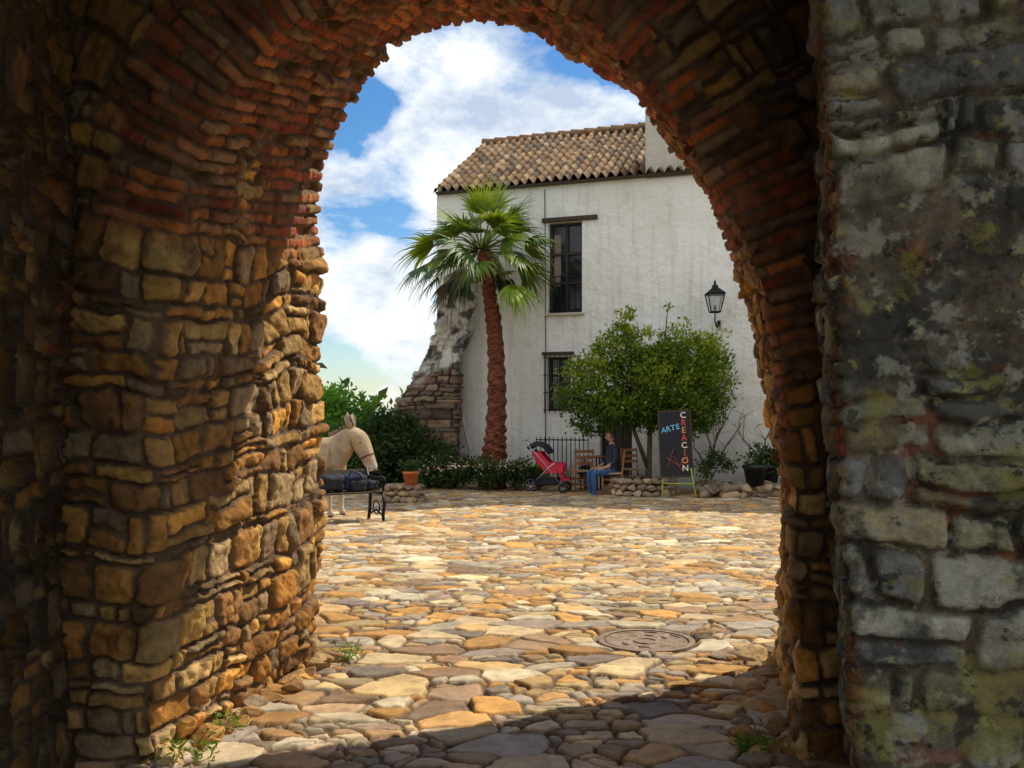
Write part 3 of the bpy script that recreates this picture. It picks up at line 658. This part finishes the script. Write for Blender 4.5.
# ================================================================= CHAIRS / TABLE
def chair(loc,rz,s=1):
    e=empty('wooden_chair',loc,rz,s);l=[]
    for x in (-.19,.19): l.append(([(x,-.19,0),(x,-.19,.45)],.018));l.append(([(x,.19,0),(x,.2,.45),(x,.25,.92)],.018))
    for z in (.15,.28):
        l.append(([(-.19,-.19,z),(.19,-.19,z)],.011));l.append(([(-.19,-.19,z+.04),(-.19,.19,z+.04)],.011));l.append(([(.19,-.19,z+.04),(.19,.19,z+.04)],.011));l.append(([(-.19,.19,z),(.19,.19,z)],.011))
    tubes('frame',l,M_chair,e)
    box('rush_seat',(0,0,.45),(.42,.42,.035),mat_plain('rush',(.45,.32,.15),.9),e,bev=.012)
    for z in (.62,.74,.87): box('slat',(0,.215+(z-.5)*.07,z),(.36,.016,.06),M_chair,e,rot=(-.1,0,0))
    return e
def gx(px,d): return (px-512)/F*d
chair((gx(580,20.3),20.3,0),math.radians(200));chair((gx(612,19.5),19.5,0),math.radians(-95));chair((gx(634,20.9),20.9,0),math.radians(20))
tbl=empty('round_table',(gx(592,20.4),20.7,0));lathe('top',[(.001,.72),(.33,.72),(.34,.735),(.33,.75),(.001,.75)],M_chair,tbl);tubes('legs',[([(.22*math.cos(a),.22*math.sin(a),.72),(.26*math.cos(a),.26*math.sin(a),0)],.016) for a in (.5,2.07,3.6,5.2)],M_iron,tbl)
rl=empty('iron_railing');lst=[]
for px in np.linspace(541,592,13):
    p=facade_pt(px,0,.35);lst.append(([(p.x,p.y,.12),(p.x,p.y,1.15)],.012))
for z in (.2,1.08):
    a=facade_pt(541,0,.35);b_=facade_pt(592,0,.35);lst.append(([(a.x,a.y,z),(b_.x,b_.y,z)],.014))
tubes('bars',lst,M_iron,rl,6)
# ================================================================= STROLLER
st=empty('baby_stroller',(gx(547,20.2),20.2,0),math.radians(-12),1.08)
lst=[];wl=[]
for x,y,r_ in [(-.28,-.24,.14),(-.28,.24,.14),(.36,-.22,.10),(.36,.22,.10)]:
    wl.append((ring_pts((x,y,r_),r_-.02,'y',20),.022));
    for k in range(6): a=k*math.pi/3;lst.append(([(x,y,r_),(x+(r_-.03)*math.cos(a),y,r_+(r_-.03)*math.sin(a))],.006))
for y in (-.22,.22):
    lst+= [([(-.28,y,.14),(.1,y,.52),(.2,y,.6)],.014),([(.36,y,.10),(-.05,y,.62),(-.38,y,.98),(-.46,y,1.02)],.014)]
lst+=[([(-.46,-.22,1.02),(-.46,.22,1.02)],.02),([(-.28,-.24,.14),(-.28,.24,.14)],.012),([(.36,-.22,.10),(.36,.22,.10)],.012)]
tubes('frame',lst,M_chrome,st,6);tubes('wheels',wl,M_rubber,st,8)
def shell(name,pts,w,mat,th=.03):
    V=[];Fc=[]
    for x,z in pts:
        for y in (-w,w): V.append((x,y,z))
    for i in range(len(pts)-1): Fc.append((2*i,2*i+1,2*i+3,2*i+2))
    o=mesh_obj(name,V,Fc,mat,st,True);m=o.modifiers.new('s','SOLIDIFY');m.thickness=th;return o
shell('seat_fabric',[(.44,.30),(.36,.26),(.30,.46),(.02,.44),(-.14,.62),(-.24,.84)],.19,M_red,.05)
for y in (-.20,.20):
    mesh_obj('seat_side',[(.34,y,.40),(.0,y,.38),(-.24,y,.80),(-.1,y,.80),(.08,y,.60),(.36,y,.58)],[(0,1,2,3,4,5)],M_red,st).modifiers.new('s','SOLIDIFY').thickness=.02
V=[];Fc=[];n_=9
for i in range(n_):
    a=math.radians(15+i*125/(n_-1))
    for j in range(7):
        bq=math.pi*j/6;y=-.23*math.cos(bq);rr_=.36*(.72+.28*math.sin(bq));V.append((-.16+rr_*math.cos(a)*.85,y,.70+rr_*math.sin(a)*.85))
for i in range(n_-1):
    for j in range(6): Fc.append((i*7+j,i*7+j+1,(i+1)*7+j+1,(i+1)*7+j))
o=mesh_obj('hood',V,Fc,M_dark,st,True);o.modifiers.new('s','SOLIDIFY').thickness=.015
box('basket',(.02,0,.22),(.42,.38,.14),M_dark,st,bev=.03)
box('cushion',(.12,0,.50),(.30,.30,.06),M_dark,st,bev=.03)
# ================================================================= SKIN FIGURES
def skin(name,verts,edges,rad,root,mats,parent,assign=None,sub=2):
    me=bpy.data.meshes.new(name);me.from_pydata(verts,edges,[]);o=bpy.data.objects.new(name,me);scene.collection.objects.link(o)
    m=o.modifiers.new('sk','SKIN');m.use_smooth_shade=True
    for i,sv in enumerate(me.skin_vertices[0].data):
        r_=rad[i];sv.radius=r_ if isinstance(r_,tuple) else (r_,r_);sv.use_root=(i==root)
    s_=o.modifiers.new('ss','SUBSURF');s_.levels=sub;s_.render_levels=sub
    bpy.context.view_layer.update();dg=bpy.context.evaluated_depsgraph_get()
    m2=bpy.data.meshes.new_from_object(o.evaluated_get(dg));bpy.data.objects.remove(o)
    m2.materials.clear()
    for mm in mats: m2.materials.append(mm)
    for p in m2.polygons:
        p.use_smooth=True
        if assign: p.material_index=assign(p.center)
    return link(bpy.data.objects.new(name,m2),parent)
M_skin=mat_plain('skin',(.50,.27,.18),.55,var=.06,bump=.05);M_jean=mat_plain('blue_jeans',(.045,.10,.24),.9);M_hair=mat_plain('hair',(.05,.03,.018),.7);M_shoe=mat_plain('shoe',(.04,.03,.03),.6)
def person(loc,rz,shirt,pants):
    e=empty('seated_person',loc,rz)
    v=[(0,0,.56),(-.01,0,.74),(.0,0,.92),(.01,0,1.04),(-.005,0,1.12),(-.02,0,1.18)];rd=[(.165,.135),(.145,.12),(.17,.125),(.11,.09),(.055,.055),(.05,.05)]
    ed=[(0,1),(1,2),(2,3),(3,4),(4,5)]
    def add(p,r_,fr): v.append(p);rd.append(r_);ed.append((fr,len(v)-1));return len(v)-1
    for s in (-1,1):
        a=add((-.06,s*.10,.54),(.095,.095),0);a=add((-.25,s*.12,.54),(.088,.088),a);a=add((-.45,s*.14,.53),.07,a);a=add((-.44,s*.14,.32),.062,a);a=add((-.42,s*.14,.10),.045,a);a=add((-.47,s*.14,.05),.042,a);a=add((-.60,s*.15,.035),.032,a)
        b_=add((.0,s*.15,1.02),.07,3);b_=add((-.0,s*.20,.98),.06,b_);b_=add((-.03,s*.24,.76),.048,b_);b_=add((-.14,s*.21,.66),.040,b_);b_=add((-.28,s*.15,.62),.028,b_);b_=add((-.34,s*.13,.615),(.034,.02),b_)
        for k in range(4):
            yy=s*(.13+(.5-k/3)*.055);c_=add((-.375,yy,.612-.002),.0095,b_);c_=add((-.405-.004*(k in(1,2)),yy,.602),.0085,c_);add((-.415,yy,.585),.0075,c_)
        c_=add((-.33,s*.085,.612),.011,b_);add((-.36,s*.07,.605),.009,c_)
    def asg(c):
        if c.z<.07 or (c.x<-.46 and c.z<.1): return 3
        if c.z<.60 and not(c.x<-.27 and c.z>.585): return 1
        if c.z>1.10: return 2
        if c.x<-.12 and c.z<.75: return 2
        return 0
    skin('body',v,ed,rd,0,[shirt,pants,M_skin,M_shoe],e,asg,1)
    bm=bmesh.new();bmesh.ops.create_uvsphere(bm,u_segments=28,v_segments=20,radius=1)
    for q in bm.verts:
        x,y,z=q.co;q.co=Vector((x*.098,y*.078,z*.118))
        if z<-.1: q.co.y*=1-.28*(-z);q.co.x*=1-.12*(-z)
        if x<-.75 and abs(y)<.22 and -.35<z<.12: q.co.x-=.020*(1-abs(y)/.22)*(.4-(z))*1.6
        if x<-.6 and .05<z<.25 and .15<abs(y)<.55: q.co.x+=.008
        if x<-.7 and -.62<z<-.48: q.co.x-=.005
    me=bpy.data.meshes.new('head');bm.to_mesh(me);bm.free();me.materials.append(M_skin);me.polygons.foreach_set('use_smooth',[True]*len(me.polygons));h_=link(bpy.data.objects.new('head',me),e);h_.location=(-.04,0,1.27);h_.rotation_euler=(0,math.radians(-8),0)
    bm=bmesh.new();bmesh.ops.create_uvsphere(bm,u_segments=24,v_segments=16,radius=1)
    dl=[q for q in bm.verts if (q.co.x<-.35 and q.co.z<.45) or q.co.z<-.55]
    bmesh.ops.delete(bm,geom=dl,context='VERTS')
    for q in bm.verts: q.co=Vector((q.co.x*.108+.008,q.co.y*.088,q.co.z*.124+.008))
    me=bpy.data.meshes.new('hair');bm.to_mesh(me);bm.free();me.materials.append(M_hair);h2_=link(bpy.data.objects.new('hair',me),h_)
    for s in (-1,1):
        tubes('ear',[([(0,s*.076,-.02),(.006,s*.088,.0),(.0,s*.086,.025)],[.01,.014,.008])],M_skin,h_,6)
        tubes('eye',[([(-.088,s*.03,.012),(-.0935,s*.03,.012)],.008)],M_hair,h_,6)
    tubes('mouth',[([(-.092,-.022,-.058),(-.098,0,-.058),(-.092,.022,-.058)],.004)],M_red,h_,5)
    return e
M_shirt=mat_plain('dark_shirt',(.03,.035,.05),.9)
person((gx(612,19.5),19.5,-.06),math.radians(14),M_shirt,M_jean)
# ---- donkey
dk=empty('donkey',(-3.16,15.1,0),math.radians(-8))
v=[(-.62,0,1.02),(-.30,0,.97),(.05,0,.95),(.30,0,.98),(.43,0,1.10),(.54,0,1.22),(.65,0,1.33),(.745,0,1.27),(.82,0,1.12),(.90,0,.95),(.965,0,.81),(.985,0,.75)]
rd=[.25,.30,.31,.29,.25,.21,.165,.175,.155,.115,.10,.08]
ed=[(i,i+1) for i in range(11)]
def add(p,r_,fr): v.append(p);rd.append(r_);ed.append((fr,len(v)-1));return len(v)-1
for s in (-1,1):
    o_=.05*s
    a=add((.34,s*.13,.78),.14,3);a=add((.35+o_,s*.14,.60),.09,a);a=add((.36+o_,s*.14,.42),.068,a);a=add((.365+o_,s*.14,.36),.052,a);a=add((.36+o_,s*.14,.15),.044,a);a=add((.38+o_,s*.14,.10),.053,a);a=add((.41+o_,s*.14,.02),.06,a)
    a=add((-.60,s*.13,.85),.17,0);a=add((-.50,s*.16,.66),.12,a);a=add((-.66,s*.15,.46),.062,a);a=add((-.66,s*.15,.40),.052,a);a=add((-.64,s*.15,.16),.04,a);a=add((-.62,s*.15,.10),.05,a);a=add((-.58,s*.15,.02),.058,a)
a=add((-.86,0,1.05),.04,0);a=add((-.92,0,.8),.025,a);a=add((-.91,0,.5),.04,a)
M_fur=mat_attr('donkey_fur',rough=.95,var=(.55,1.25),nscale=5,bump=1.0,bscale=45,bdist=.02);M_hoof=mat_plain('hoof',(.08,.06,.05),.6)
def asg(c):
    return 1 if c.z<.06 else 0
db=skin('body',v,ed,rd,2,[M_fur,M_hoof],dk,asg,2)
co=np.zeros(len(db.data.vertices)*3);db.data.vertices.foreach_get('co',co);co=co.reshape(-1,3)
tan=np.array([.56,.41,.25]);pale=np.array([.70,.60,.46]);gr=np.array([.34,.25,.17])
muz=sstep(.92,.80,co[:,2])*sstep(.84,.9,co[:,0]);bel=sstep(.85,.72,co[:,2])*(co[:,0]<.6);topl=sstep(1.15,1.35,co[:,2]-.0)*sstep(.7,.5,co[:,0])
cd_=tan*(1-muz[:,None])+pale*muz[:,None];cd_=cd_*(1-.6*bel[:,None])+pale*.6*bel[:,None];cd_=cd_*(1-.6*topl[:,None])+gr*.6*topl[:,None]
nt_=(co[:,2]<.72)&(co[:,0]>.9);cd_[nt_]*=.6
set_col(db.data,cd_)
for s in (-1,1):
    V,Fc=tube_data([(.65,s*.05,1.42),(.62,s*.085,1.50),(.59,s*.12,1.59),(.61,s*.14,1.68)],[.035,.058,.05,.006],10);mesh_obj('ear',V,Fc,M_fur,dk,True,col=np.tile([.50,.38,.25],(len(V),1)))
    tubes('inner_ear',[([(.665,s*.075,1.46),(.645,s*.105,1.55),(.645,s*.125,1.63)],[.022,.030,.004])],M_hoof,dk,8)
    tubes('eye',[([(.80,s*.11,1.20),(.805,s*.145,1.20)],.024)],M_hoof,dk,8)
    tubes('nostril',[([(1.01,s*.035,.77),(1.055,s*.048,.765)],.015)],M_hoof,dk,6)
tubes('halter',[([(.88+.115*math.cos(t),.125*math.sin(t),.98+.05*math.cos(t)) for t in np.linspace(0,6.283,17)],.010)],M_wood,dk,5)
lst=[];rr=random.Random(4)
for k in range(40):
    t=k/39;x=.64-.36*t;z=1.47-.19*t;lst.append(([(x,rr.uniform(-.02,.02),z-.06),(x-.03+rr.uniform(-.02,.02),rr.uniform(-.04,.04),z+.045+rr.uniform(-.01,.03))],[.02,.004]))
tubes('mane',lst,mat_plain('mane',(.20,.13,.08),.9),dk,5)
# ---- bench
bn=empty('park_bench',(gx(350,14.6),14.25,0),math.radians(38))
w_=.52
for x in (-w_-.35,w_):
    l=[([(x,-.22,0),(x,-.20,.12),(x,-.24,.28),(x,-.20,.44)],.026),([(x,.24,0),(x,.20,.2),(x,.18,.44),(x,.30,.82)],.026),([(x,-.22,.44),(x,.2,.44)],.022),
       ([(x,-.25,.66),(x,-.18,.68),(x,.0,.67),(x,.24,.68)],.024),([(x,-.25,.66),(x,-.27,.60),(x,-.22,.56),(x,-.2,.44)],.018),(ring_pts((x,.0,.55),.08,'x',14),.012),(ring_pts((x,0,.22),.10,'x',14),.012),([(x,-.21,.1),(x,0,.18),(x,.22,.1)],.016)]
    tubes('iron_side',l,M_iron,bn,8)
for k,y in enumerate(np.linspace(-.2,.17,5)): box('seat_slat',((-.35)/2,y,.47),(2*w_+.33,.07,.025),M_wood,bn,bev=.005)
for k,z in enumerate((.56,.66,.76)): box('back_slat',((-.35)/2,.205+(z-.44)*.28,z),(2*w_+.33,.025,.07),M_wood,bn,rot=(-.28,0,0),bev=.005)
def blobm(name,c,s,mat,parent,seed=0,sq=.6):
    bm=bmesh.new();bmesh.ops.create_uvsphere(bm,u_segments=24,v_segments=16,radius=1);rr=random.Random(seed);ph=[rr.uniform(0,6) for _ in range(4)]
    for q in bm.verts:
        q.co=Vector([math.copysign(abs(t)**sq,t) for t in q.co]);w=1+.09*math.sin(q.co.x*5+ph[0])+.08*math.sin(q.co.z*6+ph[1])+.06*math.sin(q.co.y*7+ph[2]);q.co=Vector((q.co.x*s[0]*w+c[0],q.co.y*s[1]*w+c[1],q.co.z*s[2]*w+c[2]))
    me=bpy.data.meshes.new(name);bm.to_mesh(me);bm.free();me.materials.append(mat);me.polygons.foreach_set('use_smooth',[True]*len(me.polygons));return link(bpy.data.objects.new(name,me),parent)
M_navy=mat_plain('navy_cloth',(.012,.020,.05),.85)
bg=empty('backpack_on_bench',(0,0,0));bg.parent=bn;bg.location=(.12,-.02,.485)
blobm('main_bag',(0,0,.14),(.20,.13,.15),M_navy,bg,1,.7);blobm('front_pocket',(.02,-.13,.09),(.13,.05,.08),M_dark,bg,2,.7)
tubes('straps',[([(-.1,-.05,.25),(-.12,-.15,.31),(.0,-.18,.26),(.05,-.16,.18)],.014),([(.08,0,.26),(.12,.02,.32),(.18,0,.26)],.014)],M_dark,bg,6)
blobm('folded_jacket',(.26,-.02,.08),(.10,.13,.08),M_dark,bg,5,.8)
blobm('folded_jacket_2',(-.38,.0,.14),(.20,.15,.14),M_dark,bg,6,.8)
# ================================================================= WORLD
w=bpy.data.worlds.new('World');scene.world=w;w.use_nodes=True;nt=w.node_tree;L=nt.links.new
bgn=nt.nodes['Background'];sk=N(nt,'ShaderNodeTexSky');sk.sky_type='NISHITA';sk.sun_disc=False
el=math.radians(50);sx,sy=.79,.61;sk.sun_elevation=el;sk.sun_rotation=math.atan2(sx,sy);sk.altitude=200;sk.ozone_density=2.2;sk.dust_density=.5
tc=N(nt,'ShaderNodeTexCoord').outputs['Generated']
mp=N(nt,'ShaderNodeMapping');mp.inputs['Scale'].default_value=(1,1,1.8);mp.inputs['Location'].default_value=(.3,.0,.15);L(tc,mp.inputs[0])
n1=noise(nt,4.6,13,.60,mp.outputs[0]);n1.inputs['Distortion'].default_value=.2
cur=n1.outputs['Fac']
def blob(dv,rad,amt):
    global cur
    dv=Vector(dv).normalized()
    dt=N(nt,'ShaderNodeVectorMath',operation='DISTANCE');nrm=N(nt,'ShaderNodeVectorMath',operation='NORMALIZE');L(tc,nrm.inputs[0]);L(nrm.outputs[0],dt.inputs[0]);dt.inputs[1].default_value=dv
    mr=N(nt,'ShaderNodeMapRange');mr.interpolation_type='SMOOTHSTEP';mr.inputs[1].default_value=0;mr.inputs[2].default_value=rad;mr.inputs[3].default_value=amt;mr.inputs[4].default_value=0;L(dt.outputs['Value'],mr.inputs[0])
    ad=N(nt,'ShaderNodeMath',operation='ADD');L(cur,ad.inputs[0]);L(mr.outputs[0],ad.inputs[1]);cur=ad.outputs[0]
def sp_(px,py): return ((px-512)/F,1,(HZ-py)/F)
blob(sp_(375,305),.075,.20);blob(sp_(420,330),.06,.14);blob(sp_(450,135),.075,.16);blob(sp_(560,118),.07,.14);blob(sp_(470,52),.07,.12);blob(sp_(335,225),.055,-.18);blob(sp_(400,222),.05,-.12);blob(sp_(365,110),.05,-.07);blob(sp_(600,62),.05,-.04);blob(sp_(520,85),.03,-.05);blob(sp_(340,375),.05,-.14)
blob((-.3,-1,.7),1.25,.30)  # unseen bright cloud bank behind the camera, added for fill light
r=ramp(nt,cur,[(.48,0.0),(.53,.5),(.60,1.0)])
n2=noise(nt,8,9,.62,mp.outputs[0]);r2=ramp(nt,n2.outputs['Fac'],[(.36,(3.9,4.7,6.0)),(.48,(6.3,6.8,7.3)),(.57,(8.0,8.1,8.2))])
mx=mixc(nt);L(r.outputs[0],mx.inputs[0])
sat=N(nt,'ShaderNodeHueSaturation');sat.inputs['Saturation'].default_value=1.35;sat.inputs['Value'].default_value=.95;L(sk.outputs[0],sat.inputs['Color']);L(sat.outputs[0],mx.inputs[6]);L(r2.outputs[0],mx.inputs[7])
L(mx.outputs[2],bgn.inputs['Color']);bgn.inputs['Strength'].default_value=.14
sun=bpy.data.lights.new('sun','SUN');sun.energy=5.0;sun.angle=math.radians(.53);sun.color=(1,.91,.73)
so=bpy.data.objects.new('sun',sun);sv=Vector((sx*math.cos(el)/math.hypot(sx,sy),sy*math.cos(el)/math.hypot(sx,sy),math.sin(el)));so.rotation_euler=sv.to_track_quat('Z','Y').to_euler();link(so)
cam=bpy.data.cameras.new('camera');cam.lens=F/1024*36;cam.sensor_width=36;cam.shift_y=(HZ-384)/1024;cam.clip_end=10000;cam.clip_start=.05
co_=bpy.data.objects.new('camera',cam);co_.location=(0,0,H);co_.rotation_euler=(math.radians(90),0,0);link(co_);scene.camera=co_
scene.view_settings.view_transform='Standard';scene.view_settings.look='None';scene.view_settings.exposure=0
